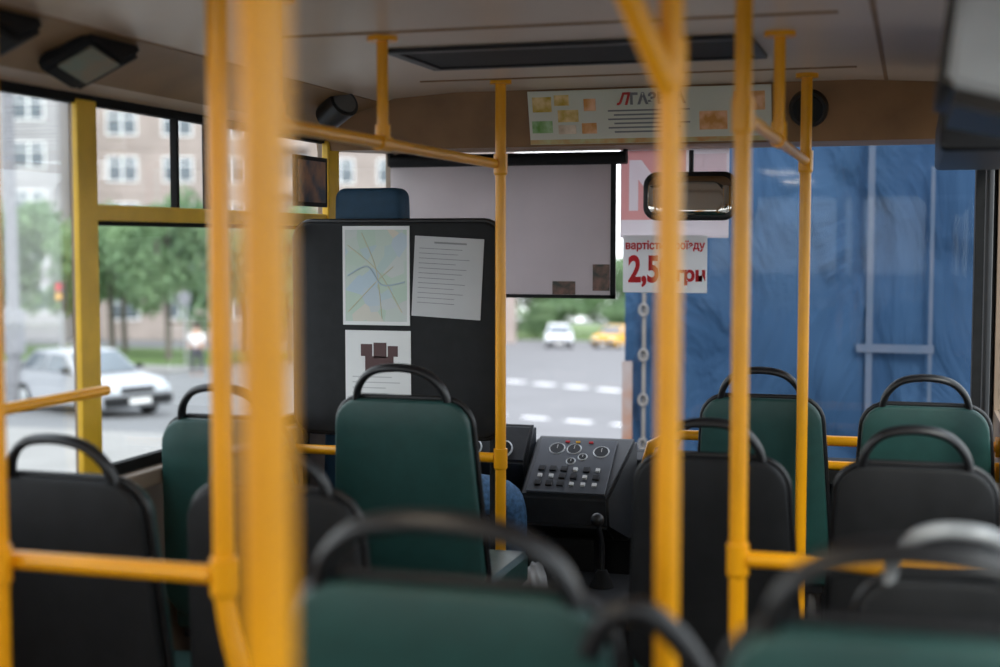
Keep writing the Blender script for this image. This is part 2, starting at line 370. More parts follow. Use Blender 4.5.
for (a,b,c,d) in [(-.1,-.12,.06,.03),(-.1,.1,.09,-.12),(-.05,.14,.02,-.14)]:
    tube('',[(a,0,b),((a+c)/2+.015,0,(b+d)/2+.02),(c,0,d)],.0016,None,bm=bm,n=5,smooth=True)
fin(bm,'route_lines',mat('route_yellow',(.62,.57,.38),.6),e)
bm=bmesh.new()
tube('',[(-.1,0,.0),(-.03,0,.03),(.02,0,-.03),(.1,0,-.02)],.003,None,bm=bm,n=5,smooth=True)
fin(bm,'river_line',mat('river_blue',(.42,.52,.6),.6),e)
e=sheet('notice_sheet',-1.443,4.247,1.38,.235,.26,M['paperd'],'white printed notice sheet taped on black partition','notice',ry=math.radians(3))
rule(e,'printed_lines',[(-.1,.09-.016*k,-.1+.2*random.uniform(.6,1),.092-.016*k) for k in range(12)],M['inkl'])
rule(e,'printed_heading',[(-.05,.108,.06,.114)],M['inkl'])
e=sheet('notice_sheet',-1.685,4.247,1.07,.23,.27,M['paper'],'white notice with small dark picture taped on black partition','notice')
rule(e,'printed_picture',[(-.06,.05,-.02,.09),(-.015,.045,.03,.095),(.035,.05,.07,.085),(-.045,.0,.055,.05)],mat('print_brown',(.10,.05,.05),.7))
rule(e,'printed_lines',[(-.09,-.02-.018*k,-.09+.18*random.uniform(.6,1),-.0165-.018*k) for k in range(6)],M['paperd'])
e=top(empty('framed_picture',(WL+.022,4.36,1.70)),'small dark framed pictures hung beside the driver window','picture')
box('frame',(0,-.13,-.085),(.012,.13,.085),M['blackm'],e,bev=.003)
box('picture',(.012,-.11,-.07),(.014,.11,.07),mat('picture_print',(.38,.2,.12),.6,c2=(.07,.09,.12),scale=14),e)
# ------------------------------------------------------------ driver's seat + driver
p=top(empty('driver_seat',(-1.70,4.56,0)),'blue fabric driver seat with headrest behind partition','seat')
pillow('backrest',rr(.46,.72,.09,.85),.09,M['blue'],p,edge=.03,rake=.06,puff=.01,y0=-.22,loc=(0,0,.55))
pillow('headrest',rr(.25,.16,.035,.98),.09,M['blue'],p,edge=.02,puff=.006,loc=(-.05,-.235,1.515))
for sx in (-.10,-.02): cylo('headrest_post',(sx,-.20,1.2),(sx,-.19,1.52),.007,M['steel'],p)
box('seat_cushion',(-.24,-.2,.38),(.24,.24,.50),M['blue'],p,bev=.035)
box('seat_base',(-.16,-.14,0),(.16,.16,.38),M['blackm'],p,bev=.02)
def skinmesh(name,verts,edges,radii,m,parent,sub=2,root=0):
    me=bpy.data.meshes.new(name); me.from_pydata([Vector(v) for v in verts],edges,[]); me.update()
    o=bpy.data.objects.new(name,me); COL.objects.link(o)
    o.modifiers.new('s','SKIN')
    if not me.skin_vertices:
        bpy.context.view_layer.objects.active=o; bpy.ops.mesh.customdata_skin_add()
    for i,r in enumerate(radii):
        sv=me.skin_vertices[0].data[i]; sv.radius=(r,r) if not isinstance(r,tuple) else r; sv.use_root=(i==root)
    o.modifiers.new('b','SUBSURF').levels=sub
    bpy.context.view_layer.update(); dg=bpy.context.evaluated_depsgraph_get()
    m2=bpy.data.meshes.new_from_object(o.evaluated_get(dg)); bpy.data.objects.remove(o)
    m2.materials.clear(); m2.materials.append(m); m2.shade_smooth()
    return link(bpy.data.objects.new(name,m2),parent)
dr=top(empty('person',(-1.66,4.5,.0)),'seated driver in dark shirt and blue jeans holding steering wheel','person')
def R(*p): return (p[0]+1.66,p[1]-4.5,p[2])
V=[R(-1.66,4.56,.62),R(-1.66,4.56,.80),R(-1.66,4.56,1.00),R(-1.66,4.57,1.14),R(-1.66,4.59,1.22),R(-1.66,4.62,1.29),R(-1.66,4.62,1.38),
   R(-1.57,4.60,.60),R(-1.39,4.79,.58),R(-1.41,4.87,.20),R(-1.42,4.95,.08),R(-1.43,5.09,.05),
   R(-1.75,4.60,.60),R(-1.84,4.84,.585),R(-1.82,4.93,.20),R(-1.82,5.0,.08),R(-1.82,5.14,.05),
   R(-1.48,4.58,1.09),R(-1.42,4.66,.88),R(-1.52,4.84,.92),R(-1.84,4.58,1.09),R(-1.90,4.66,.90),R(-1.82,4.84,.92)]
E=[(0,1),(1,2),(2,3),(3,4),(4,5),(5,6),(0,7),(7,8),(8,9),(9,10),(10,11),(0,12),(12,13),(13,14),(14,15),(15,16),(3,17),(17,18),(18,19),(3,20),(20,21),(21,22)]
Rd=[.13,.125,.14,.10,.05,.075,.085,.085,.06,.038,.035,.03,.085,.06,.038,.035,.03,.055,.042,.028,.055,.042,.028]
skinmesh('body',V,E,Rd,M['skin'],dr)
def sub(ids,extra=.008):
    mp={a:i for i,a in enumerate(ids)}
    return [V[a] for a in ids],[(mp[a],mp[b]) for a,b in E if a in mp and b in mp],[Rd[a]+extra for a in ids]
v,e_,r=sub([0,7,8,9,12,13,14],.014); skinmesh('jeans',v,e_,r,M['jeans'],dr)
v,e_,r=sub([0,1,2,3,17,18,20,21],.012); skinmesh('shirt',v,e_,r,M['shirt'],dr)
for k in (10,15):
    a=Vector(V[k]); b=Vector(V[k+1]); skinmesh('shoe',[a-Vector((0,.03,.03)),(a+b)/2-Vector((0,0,.02)),b+Vector((0,.05,-.005))],[(0,1),(1,2)],[.045,.045,.035],M['black'],dr)
bm=bmesh.new(); bmesh.ops.create_uvsphere(bm,u_segments=24,v_segments=16,radius=1)
for v in list(bm.verts):
    if v.co.z<-.15 and v.co.y>-.2: v.co*=.86
    v.co=Vector((v.co.x*.093,v.co.y*.108-.012,v.co.z*.10+.0))+Vector(R(-1.66,4.62,1.385))
fin(bm,'hair',M['hair'],dr)
hc=Vector(R(-1.66,4.62,1.33))
for sx in (-1,1):
    bm=bmesh.new(); bmesh.ops.create_uvsphere(bm,u_segments=12,v_segments=8,radius=.011,matrix=Matrix.Translation(hc+Vector((sx*.032,.088,.02))))
    fin(bm,'eye',M['white'],dr)
bm=bmesh.new(); cyl(bm,hc+Vector((0,.10,-.012)),hc+Vector((0,.083,.025)),.016,.008,12); fin(bm,'nose',M['skin'],dr)
for k,sx in ((19,1),(22,-1)):
    w=Vector(V[k])
    for f in range(5):
        a=w+Vector((sx*.0,.02,.02-.018*f)); b=a+Vector((-sx*.015,.05,.01)); c2=b+Vector((-sx*.03,.015,-.005))
        skinmesh('finger',[a,b,c2],[(0,1),(1,2)],[.011,.010,.008],M['skin'],dr,1)
sw=top(empty('steering_wheel',(-1.68,4.93,.92),(math.radians(-55),0,0)),'black steering wheel in front of the driver','steering wheel')
ring=[(.2*math.cos(a),0,.2*math.sin(a)) for a in [2*math.pi*k/40 for k in range(41)]]
tube('rim',ring,.013,M['black'],sw)
cylo('hub',(0,-.02,0),(0,.03,0),.05,M['black'],sw)
for a in (0,120,240):
    a=math.radians(a-90); tube('spoke',[(0,0,0),(.2*math.cos(a),0,.2*math.sin(a))],.01,M['black'],sw)
tube('column',[(0,.03,0),(0,.26,0)],.022,M['blackm'],sw)
# ------------------------------------------------------------ dashboard
dkp=mat('dash_plastic',(.022,.024,.028),.5,var=.2,scale=20)
d=top(empty('dashboard',(-1.17,4.95,0)),'black angular bus instrument console with gauges and rows of switches','dashboard')
bm=bmesh.new()
def prism(bm,prof,x0,x1):
    A=[bm.verts.new((x0,y,z)) for y,z in prof];B=[bm.verts.new((x1,y,z)) for y,z in prof]; n=len(prof)
    for k in range(n): bm.faces.new((A[k],A[(k+1)%n],B[(k+1)%n],B[k]))
    bm.faces.new(A);bm.faces.new(B)
prism(bm,[(-.13,.47),(-.15,.58),(.10,.755),(.14,.76),(.14,.40),(.0,.40)],-.19,.19)
bmesh.ops.bevel(bm,geom=bm.edges[:],offset=.01,segments=2,affect='EDGES')
for v in bm.verts:
    if v.co.x>0 and v.co.y<0: v.co.x-=.05
fin(bm,'console_body',dkp,d)
bm=bmesh.new(); prism(bm,[(.0,.60),(-.03,.68),(.10,.80),(.14,.80),(.14,.5)],-.80,-.20)
bmesh.ops.bevel(bm,geom=bm.edges[:],offset=.01,segments=2,affect='EDGES'); fin(bm,'cluster_body',dkp,d)
bm=bmesh.new(); prism(bm,[(.0,.1),(-.02,.40),(.05,.45),(.14,.45),(.14,.1)],-.12,.06); fin(bm,'lower_column',M['black'],d,smooth=False)
phi=math.atan2(.25,.175)
f=empty('control_face',(-.01,-.025,.672),(-phi,0,0),d)
box('face_plate',(-.155,-.006,-.14),(.135,.003,.14),mat('console_grey',(.10,.11,.13),.4),f,bev=.003)
gm=mat('gauge_face',(.015,.017,.02),.3)
for (x,z,r) in [(-.085,.085,.028),(-.02,.085,.026),(.085,.075,.028),(-.02,.02,.016),(.02,.045,.016)]:
    g=empty('gauge',(x,-.006,z),(0,0,0),f)
    bm=bmesh.new()
    rg=[(r*math.cos(a),0,r*math.sin(a)) for a in [2*math.pi*k/24 for k in range(25)]]
    tube('',rg,.003,None,bm=bm,n=6); fin(bm,'bezel',M['silver'],g)
    cylo('dial',(0,0,0),(0,-.002,0),r*.95,gm,g)
    box('needle',(-.001,-.003,0),(.001,-.002,r*.7),M['paper'],g)
for row in range(3):
    for k in range(6):
        x=-.13+.042*k; z=-.025-.038*row; q=random.random(); s=.012 if q>.3 else .008
        mm=M['paper'] if q<.3 else M['black']
        box('switch',(x+.011-s,-.014,z-s),(x+.011+s,-.006,z+s),mm,f,bev=.002)
for x0,mm in ((.03,M['red']),(-.06,M['red']),(-.02,M['cary'])): box('warning_light',(x0,-.01,.118),(x0+.016,-.006,.126),mm,f)
for x in (-.3,-.42):
    g=empty('gauge',(x,-.0,.72),(-math.radians(48),0,0),d)
    bm=bmesh.new(); rg=[(.04*math.cos(a),0,.04*math.sin(a)) for a in [2*math.pi*k/24 for k in range(25)]]
    tube('',rg,.004,None,bm=bm,n=6); fin(bm,'bezel',M['silver'],g); cylo('dial',(0,0,0),(0,-.003,0),.038,gm,g); box('needle',(-.001,-.004,0),(.001,-.003,.028),M['paper'],g)
e=top(empty('engine_cover',(-1.05,4.62,0)),'black vinyl engine cover hump beside the driver','engine cover')
box('cover',(-.19,-.26,0),(.15,.26,.30),M['blackm'],e,bev=.04)
g=top(empty('gear_lever',(-1.02,4.66,.30)),'black gear lever with knob and rubber boot','gear lever')
bm=bmesh.new(); cyl(bm,(0,0,-.002),(0,0,.06),.045,.018); fin(bm,'boot',M['rubber'],g)
tube('shaft',[(0,0,.05),(.0,.0,.15),(-.01,-.03,.23)],.009,M['black'],g,smooth=True)
bm=bmesh.new(); bmesh.ops.create_uvsphere(bm,u_segments=16,v_segments=12,radius=.024,matrix=Matrix.Translation((-.01,-.032,.24))); fin(bm,'knob',M['black'],g)
bm=bmesh.new(); bmesh.ops.create_icosphere(bm,subdivisions=4,radius=1)
for v in bm.verts:
    k=1+.14*math.sin(9*v.co.x+4*v.co.z)*math.cos(7*v.co.y); v.co=Vector((v.co.x*.04*k,v.co.y*.05*k,max(v.co.z,-.75)*.07*k+.05))
b=top(empty('plastic_bag',(-1.20,4.44,.30)),'crumpled white plastic bag resting on the engine cover','bag'); fin(bm,'bag_body',M['paperd'],b,angle=180)
# ------------------------------------------------------------ sun blind
p=top(empty('sun_blind',(-1.50,5.15,1.28)),'pale lilac grey roller sun blind pulled down over the windshield','sun blind')
box('blind_sheet',(-.485,0,0),(.42,.004,.51),M['blind'],p)
boxes('edge_binding',[((.40,-.003,0),(.42,0,.51)),((-.485,-.003,0),(.42,0,.014))],M['blackm'],p)
cylo('roller',(-.485,0,.530),(.46,0,.530),.024,M['blackm'],p)
boxes('bracket',[((-.49,-.02,.51),(-.48,.02,.565)),((.45,-.02,.51),(.46,.02,.565))],M['blackm'],p)
stm=mat('sticker_print',(.30,.17,.14),.5,c2=(.06,.08,.07),scale=30)
e=sheet('sticker',-1.135,5.145,1.36,.065,.10,stm,'small dark colourful sticker on the sun blind','sticker')
e=sheet('sticker',-1.28,5.145,1.32,.09,.05,stm,'small dark colourful sticker on the sun blind','sticker')
# ------------------------------------------------------------ windshield poster, price sign
e=sheet('windshield_poster',-.89,5.325,1.68,.42,.34,mat('poster_white',(.90,.86,.87),.6,trans=.55,c2=(.86,.80,.82),scale=4),'faded pink and white advertising poster with pale letter on windshield','poster')
def flat(name,polys,m,e,y=-.003):
    bm=bmesh.new()
    for P in polys: bm.faces.new([bm.verts.new((a,y,b)) for a,b in P])
    fin(bm,name,m,e,smooth=False)
x0,x1,zb,zt=-.205,.045,-.10,.165
nx0,nx1,nb,ntp=-.175,.0,-.065,.13
s_=.036
flat('pink_print',[[(x0,zb),(nx0,zb),(nx0,zt),(x0,zt)],[(nx1,zb),(x1,zb),(x1,zt),(nx1,zt)],[(nx0,ntp),(nx1,ntp),(nx1,zt),(nx0,zt)],[(nx0,zb),(nx1,zb),(nx1,nb),(nx0,nb)],
  [(nx0+s_+.012,ntp),(nx1-s_,ntp),(nx1-s_,nb+.075)],[(nx0+s_,nb),(nx1-s_-.012,nb),(nx0+s_,ntp-.075)]],M['filmp'],e)
flat('pale_print',[[(.06,.02),(.20,.02),(.20,.15),(.06,.15)]],M['films'],e)
e=sheet('price_sign',-.918,5.29,1.41,.325,.22,mat('sign_paper',(.92,.92,.92),.7,var=.02,trans=.35),'white paper fare sign with red Ukrainian lettering','sign')
text('lettering','вартість проїзду',.043,M['red'],e,(0,-.002,.07),.0012,sx=.9)
text('price','2,50',.14,M['red'],e,(-.055,-.002,-.025),.0045,sx=.72)
text('currency','грн',.072,M['red'],e,(.10,-.002,-.042),.003)
# ------------------------------------------------------------ interior mirror
p=top(empty('rear_view_mirror',(-.775,4.98,1.66),(math.radians(-4),0,math.radians(6))),'wide black framed interior rear view mirror hanging from header','mirror')
pillow('mirror_frame',rr(.335,.175,.05),.03,M['black'],p,edge=.01,loc=(0,0,-.0875))
pillow('mirror_glass',rr(.300,.140,.04),.002,M['mirror'],p,edge=.0008,loc=(0,-.0022,-.070))
tube('mirror_arm',[(.0,.03,.0),(.0,.07,.08),(.0,.07,.172)],.009,M['black'],p,smooth=True)
# ------------------------------------------------------------ header banner
tl=math.atan2(HY-4.5,2.0-HZ)
e=top(empty('header_banner',(-.845,4.518,1.9075),(tl,0,0)),'white and green newspaper advertising banner on front header','banner')
w,hh=.80,.178
box('sheet',(-w/2,-.002,-hh/2),(w/2,.002,hh/2),mat('banner_paper',(.78,.75,.66),.5,c2=(.68,.70,.58),scale=3),e)
text('lettering','ГАЗЕТА',.048,M['inkl'],e,(.035,-.004,.054),.0022)
text('logo_letter','Л',.052,mat('logo_red',(.62,.05,.04),.6),e,(-.080,-.004,.054),.0018,shear=.3)
for c,L in (((.60,.38,.03),[(-.385,.02,-.32,.07),(-.30,-.015,-.23,.025),(-.31,.04,-.26,.075)]),((.16,.36,.07),[(-.39,-.05,-.32,-.01),(.29,-.055,.36,-.02)]),((.72,.30,.06),[(.17,-.05,.26,.01),(-.22,-.055,-.17,-.02),(-.21,.02,-.17,.06),(.28,.01,.38,.07)]),((.65,.50,.35),[(-.30,-.055,-.24,-.025)])):
    for q in L: rule(e,'banner_picture',[q],mat('food_print',c,.5,c2=tuple(min(1,x+.3) for x in c),scale=26),y=-.0035)
rule(e,'banner_edge',[(-.40,-.088,.40,-.073)],mat('edge_print',(.62,.30,.10),.5,c2=(.6,.58,.3),scale=20),y=-.0035)
rule(e,'printed_lines',[(-.13+.02*(k%2),.016-.014*k,.14-.03*(k%3),.021-.014*k) for k in range(6)],M['inkl'],y=-.0035)
def speaker(x,t,label,r=.055):
    y=4.5+(HY-4.5)*t; z=2.0-(2.0-HZ)*t
    s=top(empty('speaker',(x,y,z),(tl,0,0)),label,'speaker','round header speakers')
    bm=bmesh.new(); cyl(bm,(0,0,0),(0,-.03,0),r,r*.9,32); fin(bm,'speaker_body',M['black'],s)
    bm=bmesh.new(); cyl(bm,(0,-.03,0),(0,-.034,0),r*.75,r*.7,32); fin(bm,'speaker_grille',M['blackm'],s)
speaker(-.33,.45,'round black speaker mounted on header panel',.062)
s=top(empty('reading_spotlight',(-1.80,4.22,1.955)),'small black tilted spotlight on ceiling cove','spotlight')
bm=bmesh.new(); cyl(bm,(0,0,.04),(0,0,-.03),.022,.03,24); fin(bm,'spot_body',M['black'],s)
bm=bmesh.new(); cyl(bm,(-.045,.0,-.055),(.035,-.05,-.01),.045,.052,24); fin(bm,'spot_head',M['black'],s)
bm=bmesh.new(); cyl(bm,(.035,-.05,-.01),(.038,-.052,-.008),.04,.04,24); fin(bm,'spot_lens',mat('spot_lens_grey',(.12,.12,.12),.3),s)
stk=mat('pale_green_label',(.22,.27,.22),.5,c2=(.32,.24,.17),scale=14)
for i,(x,y) in enumerate(((-1.85,2.86),(-1.84,2.46))):
    s=top(empty('cove_speaker',(x,y,1.93),(0,math.radians(-24),0)),'grey wedge speaker box with pale sticker on ceiling cove' if i==0 else 'black wedge speaker box on ceiling cove','speaker','cove speakers')
    bm=bmesh.new(); prism(bm,[(-.11,.02),(-.11,-.02),(.0,-.06),(.11,-.02),(.11,.02)],-.075,.075)
    bmesh.ops.bevel(bm,geom=bm.edges[:],offset=.012,segments=3,affect='EDGES'); fin(bm,'speaker_body',M['blackm'],s)
    if i==0: box('sticker_panel',(-.03,-.048,-.003),(.066,.048,.003),stk,s,loc=(0,-.055,-.0415),rot=(math.radians(-20),0,0))
# right overhead units
s=top(empty('overhead_unit',(.165,2.2,1.66)),'black overhead housing with pale grey cover above the window','overhead unit')
bm=bmesh.new()
A=[bm.verts.new(q) for q in ((-.14,-.03,.05),(.11,-.12,-.03),(.11,-.12,.20),(-.12,-.03,.24))]
B=[bm.verts.new(q) for q in ((-.14,.5,.05),(.11,.5,.0),(.11,.5,.20),(-.12,.5,.24))]
for k in range(4): bm.faces.new((A[k],A[(k+1)%4],B[(k+1)%4],B[k]))
bm.faces.new(A);bm.faces.new(B); bmesh.ops.bevel(bm,geom=bm.edges[:],offset=.025,segments=4,affect='EDGES')
fin(bm,'housing',M['black'],s)
box('mounting_bracket',(-.06,.05,.18),(.06,.4,.34),M['blackm'],s,bev=.005)
bm=bmesh.new(); C=[(-.125,-.048,.070),(.10,-.132,.0),(.10,-.132,.17),(-.11,-.048,.22)]
A=[bm.verts.new(q) for q in C]; B=[bm.verts.new((q[0],q[1]+.03,q[2])) for q in C]
for k in range(4): bm.faces.new((A[k],A[(k+1)%4],B[(k+1)%4],B[k]))
bm.faces.new(A);bm.faces.new(B); bmesh.ops.bevel(bm,geom=bm.edges[:],offset=.01,segments=3,affect='EDGES'); fin(bm,'cover',M['pale'],s)
s=top(empty('door_mechanism_cover',(.18,3.7,1.77)),'black door mechanism housing above the doorway','door mechanism')
box('housing',(-.13,-.4,-.07),(.095,.5,.05),M['black'],s,bev=.02)
box('mounting_plate',(.0,-.3,.04),(.09,.4,.2),M['blackm'],s,bev=.004)
p=top(empty('door_post',(.235,4.90,0)),'slim black vertical post beside the windshield','post')
tube('post_tube',[(0,0,0),(0,0,1.86)],.014,M['black'],p)
p=top(empty('windshield_wiper',(-.9,5.375,.66)),'black windshield wiper resting at bottom of glass','wiper')
tube('wiper_arm',[(0,-.015,-.03),(0,0,0),(.1,.01,.14),(.3,.01,.12)],.006,M['black'],p,smooth=True)
box('wiper_blade',(.02,-.008,.115),(.55,.0,.13),M['rubber'],p)

# ================================================================ OUTSIDE
SL=.05
def gz(y): return -.9-SL*y
def gpatch(name,pts,m,dz=0,label=None,cat=None):
    bm=bmesh.new(); bm.faces.new([bm.verts.new((x,y,gz(y)+dz)) for x,y in pts])
    r=bmesh.ops.extrude_face_region(bm,geom=bm.faces[:])
    for v in r['geom']:
        if isinstance(v,bmesh.types.BMVert): v.co.z-=max(.02,dz)
    o=fin(bm,name,m,smooth=False)
    if label: top(o,label,cat)
    return o
g=gpatch('ground',[(-260,-30),(80,-30),(80,260),(-260,260)],M['asphalt']); g['kind']='structure'
curvep=[(-12+7*math.cos(a),15+6*math.sin(a)) for a in [math.radians(t) for t in range(-90,91,15)]]
gpatch('sidewalk',[(-60,9)]+curvep+[(-60,21)],M['pave'],.15,'pale concrete sidewalk with rounded kerb corner','sidewalk')
gpatch('sidewalk',[(-120,41.5),(-24,41.5),(-24,44.5),(-120,44.5)],M['pave'],.12,'pale concrete sidewalk along the far side of road','sidewalk')
gpatch('lawn',[(-120,45),(-26,45),(-26,60),(-120,60)],M['grass'],.16,'green lawn strip beneath roadside trees','lawn')
gpatch('lawn',[(-75,100),(80,100),(80,200),(-75,200)],M['grass'],.10,'green grass verge beyond the road','lawn')
for k in range(7):
    x=-9.0-k*1.25; y=40+k*1.0
    o=gpatch('lane_marking',[(x,y),(x+.75,y-.6),(x+.9,y-.1),(x+.15,y+.5)],M['white'],.006,'white painted lane dash on grey asphalt','lane marking'); o['group']='lane dashes'
for k in range(5):
    x=-6-k*1.1; y=28+k*.5
    o=gpatch('lane_marking',[(x,y),(x+.6,y-.3),(x+.7,y-.05),(x+.1,y+.25)],M['white'],.006,'white painted lane dash on grey asphalt','lane marking'); o['group']='lane dashes'
z0=gz(8)
T=top(empty('truck',(-.36,7.95,z0)),'truck with blue tarpaulin cover stopped ahead of the bus','truck')
def tz(z): return z-z0
bm=bmesh.new()
nx,nz=60,60
W=2.5; H0=tz(.2); H1=tz(3.4)
grid=[[None]*(nz+1) for _ in range(nx+1)]
for i in range(nx+1):
    for j in range(nz+1):
        x=-W/2+W*i/nx; z=H0+(H1-H0)*j/nz
        y=.018*math.sin(3.2*x+2.3*z)+.014*math.sin(5.5*x-4.1*z+1)+.008*math.sin(9*z+4*x+1.5*math.sin(3*x))
        y*=min(1,4*(1-abs(2*i/nx-1)))
        grid[i][j]=bm.verts.new((x,y,z))
for i in range(nx):
    for j in range(nz): bm.faces.new((grid[i][j],grid[i+1][j],grid[i+1][j+1],grid[i][j+1]))
addbox(bm,(-W/2,.045,H0),(W/2,6,H1))
fin(bm,'tarpaulin',M['tarp'],T,angle=180)
reflm=mat('faint_reflection',(.035,.065,.11),.7,c2=(.06,.08,.12),scale=5)  # pale strips on the tarp paint in reflections of bus poles and window
box('reflection_strip',(.11,-.048,H0),(.145,-.042,H1),reflm,T)
box('reflection_strip',(.44,-.048,H0),(.46,-.042,tz(1.9)),reflm,T)
box('reflection_strip',(.06,-.054,tz(.885)),(.47,-.048,tz(.93)),reflm,T)
box('lacing_strap',(-1.14,-.044,H0),(-1.12,-.038,H1),mat('strap_tan',(.17,.155,.14),.7),T)
for zz in (.32,.58,.84,1.10,1.36,1.62):
    bm=bmesh.new(); rg=[(-1.13+.024*math.cos(a),-.055,tz(zz)+.032*math.sin(a)) for a in [2*math.pi*k/20 for k in range(21)]]
    tube('',rg,.008,None,bm=bm,n=8); fin(bm,'eyelet',mat('eyelet_metal',(.18,.17,.16),.5),T)
box('edge_flap',(-W/2-.01,-.03,H0),(-W/2+.05,-.02,tz(.80)),mat('flap_print',(.25,.23,.23),.7,c2=(.25,.10,.04),scale=5),T)
box('chassis',(-.9,.1,.55),(.9,6,H0),M['blackm'],T)
box('rear_bumper',(-1.2,-.02,.5),(1.2,.1,.68),M['blackm'],T,bev=.01)
for sx in (-1,1):
    for yy in (1.0,5.0):
        bm=bmesh.new(); cyl(bm,(sx*.75,yy,.48),(sx*1.15,yy,.48),.48,n=32); w=fin(bm,'wheel',M['rubber'],T)
    box('tail_light',(sx*1.0-.12,-.04,.56),(sx*1.0+.12,-.02,.66),M['red'],T)
box('cab',(-1.15,6.1,.6),(1.15,8,2.9),M['carw'],T,bev=.08)
def car(x,y,head,m,label,wagon=False):
    c=top(empty('car',(x,y,gz(y)),(0,math.radians(0),head)),label,'car')
    Wd=.82
    side=[(-2.0,.32),(-2.02,.62),(-1.9,.86),(-1.2,.90),(.75,.90),(1.75,.80),(2.0,.62),(2.02,.32)]
    low=[(2.02,.25)]
    for cx in (1.25,-1.25):
        for k in range(9):
            a=math.pi*k/8; low.append((cx+.36*math.cos(a),.25+.36*math.sin(a)))
    low.append((-2.02,.25))
    prof=side+low
    bm=bmesh.new()
    A=[bm.verts.new((px,-Wd,pz)) for px,pz in prof]; B=[bm.verts.new((px,Wd,pz)) for px,pz in prof]; n=len(prof)
    for k in range(n): bm.faces.new((A[k],A[(k+1)%n],B[(k+1)%n],B[k]))
    bm.faces.new(A);bm.faces.new(B)
    gh=[(-1.65,.89),(-1.05,1.33),(.25,1.35),(.95,.89)]
    if wagon: gh[1]=(-1.45,1.36)
    A=[bm.verts.new((px,-(Wd-.05 if pz<1 else Wd-.2),pz)) for px,pz in gh]; B=[bm.verts.new((px,(Wd-.05 if pz<1 else Wd-.2),pz)) for px,pz in gh]
    for k in range(4): bm.faces.new((A[k],A[(k+1)%4],B[(k+1)%4],B[k]))
    bm.faces.new(A);bm.faces.new(B)
    es=[e for e in bm.edges if e.calc_length()>.3]
    bmesh.ops.bevel(bm,geom=es,offset=.04,segments=2,affect='EDGES')
    fin(bm,'body',m,c,angle=35)
    g=M['dglass']
    def quad(name,P,mm):
        bm=bmesh.new(); bm.faces.new([bm.verts.new(q) for q in P]); fin(bm,name,mm,c,smooth=False)
    x1=gh[1][0]
    for s in (-1,1):
        yb=Wd-.05+.008; yt=Wd-.2+.012
        quad('side_window',[(-1.35 if not wagon else -1.5,s*yb,.94),(-.42,s*yb,.94),(-.40,s*(yt+.01),1.28),(x1+.02,s*(yt+.01),1.28)],g)
        quad('side_window',[(-.34,s*yb,.94),(.76,s*yb,.94),(.24,s*(yt+.01),1.28),(-.34,s*(yt+.01),1.28)],g)
    quad('windscreen',[(.925,-.68,.92),(.925,.68,.92),(.32,.56,1.32),(.32,-.56,1.32)],g)
    quad('rear_window',[(-1.64,-.66,.92),(-1.64,.66,.92),(x1-.06,.54,1.30),(x1-.06,-.54,1.30)],g)
    for cx in (1.25,-1.25):
        for s in (-1,1):
            w=empty('wheel',(cx,s*(Wd-.1),.30),(0,0,0),c)
            bm=bmesh.new(); cyl(bm,(0,-s*.08,0),(0,s*.1,0),.30,n=28); fin(bm,'tyre',M['rubber'],w)
            bm=bmesh.new(); cyl(bm,(0,s*.1,0),(0,s*.112,0),.18,.15,20); fin(bm,'wheel_rim',M['silver'],w)
    box('bumper',(1.93,-.8,.30),(2.10,.8,.50),M['blackm'],c,bev=.03)
    box('bumper',(-2.10,-.8,.30),(-1.93,.8,.50),M['blackm'],c,bev=.03)
    box('grille',(1.96,-.38,.56),(2.03,.38,.68),M['black'],c,bev=.01)
    for s in (-1,1):
        box('headlight',(1.93,s*.58-.16,.56),(2.035,s*.58+.16,.70),M['lamp'],c,bev=.02)
        box('tail_light',(-2.04,s*.6-.14,.58),(-1.98,s*.6+.14,.76),M['red'],c,bev=.01)
        box('wing_mirror',(.62,s*.90-.08,.93),(.72,s*.90+.08,1.04),M['blackm'],c,bev=.02)
    box('license_plate',(2.10,-.26,.34),(2.115,.26,.45),M['white'],c)
    return c
car(-17.25,26.3,math.radians(-26),mat('car_white_grey',(.40,.41,.44),.25,var=.03),'white sedan car driving on the road beside the bus')
car(-20.7,82,math.radians(-75),M['carw'],'small white car far down the road',True)
car(-17.6,84,math.radians(-100),M['cary'],'yellow car far down the road')
car(-19.6,47,math.radians(165),mat('car_dark',(.05,.06,.08),.3),'dark car parked by the trees')
def leafmesh(n,seed):
    rnd=random.Random(seed); bm=bmesh.new()
    bl=[(Vector((rnd.uniform(-.6,.6),rnd.uniform(-.6,.6),rnd.uniform(-.6,.6))),rnd.uniform(.25,.45)) for _ in range(14)]
    bl.append((Vector((0,0,0)),.6))
    for _ in range(n):
        c,r=rnd.choice(bl); d=Vector((rnd.gauss(0,1),rnd.gauss(0,1),rnd.gauss(0,1))).normalized()*r*rnd.uniform(.5,1.1)
        p=c+d; q=Euler((rnd.uniform(0,6),rnd.uniform(0,6),rnd.uniform(0,6))).to_matrix(); s=rnd.uniform(.035,.07)
        vs=[bm.verts.new(p+q@Vector(k)) for k in ((-s,0,0),(0,-s*.6,0),(s,0,0),(0,s*.6,0))]
        bm.faces.new(vs)
    me=bpy.data.meshes.new('foliage'); bm.to_mesh(me); bm.free(); me.materials.append(M['leaf']); return me
LM=[leafmesh(5200,1),leafmesh(5200,2),leafmesh(5200,3)]
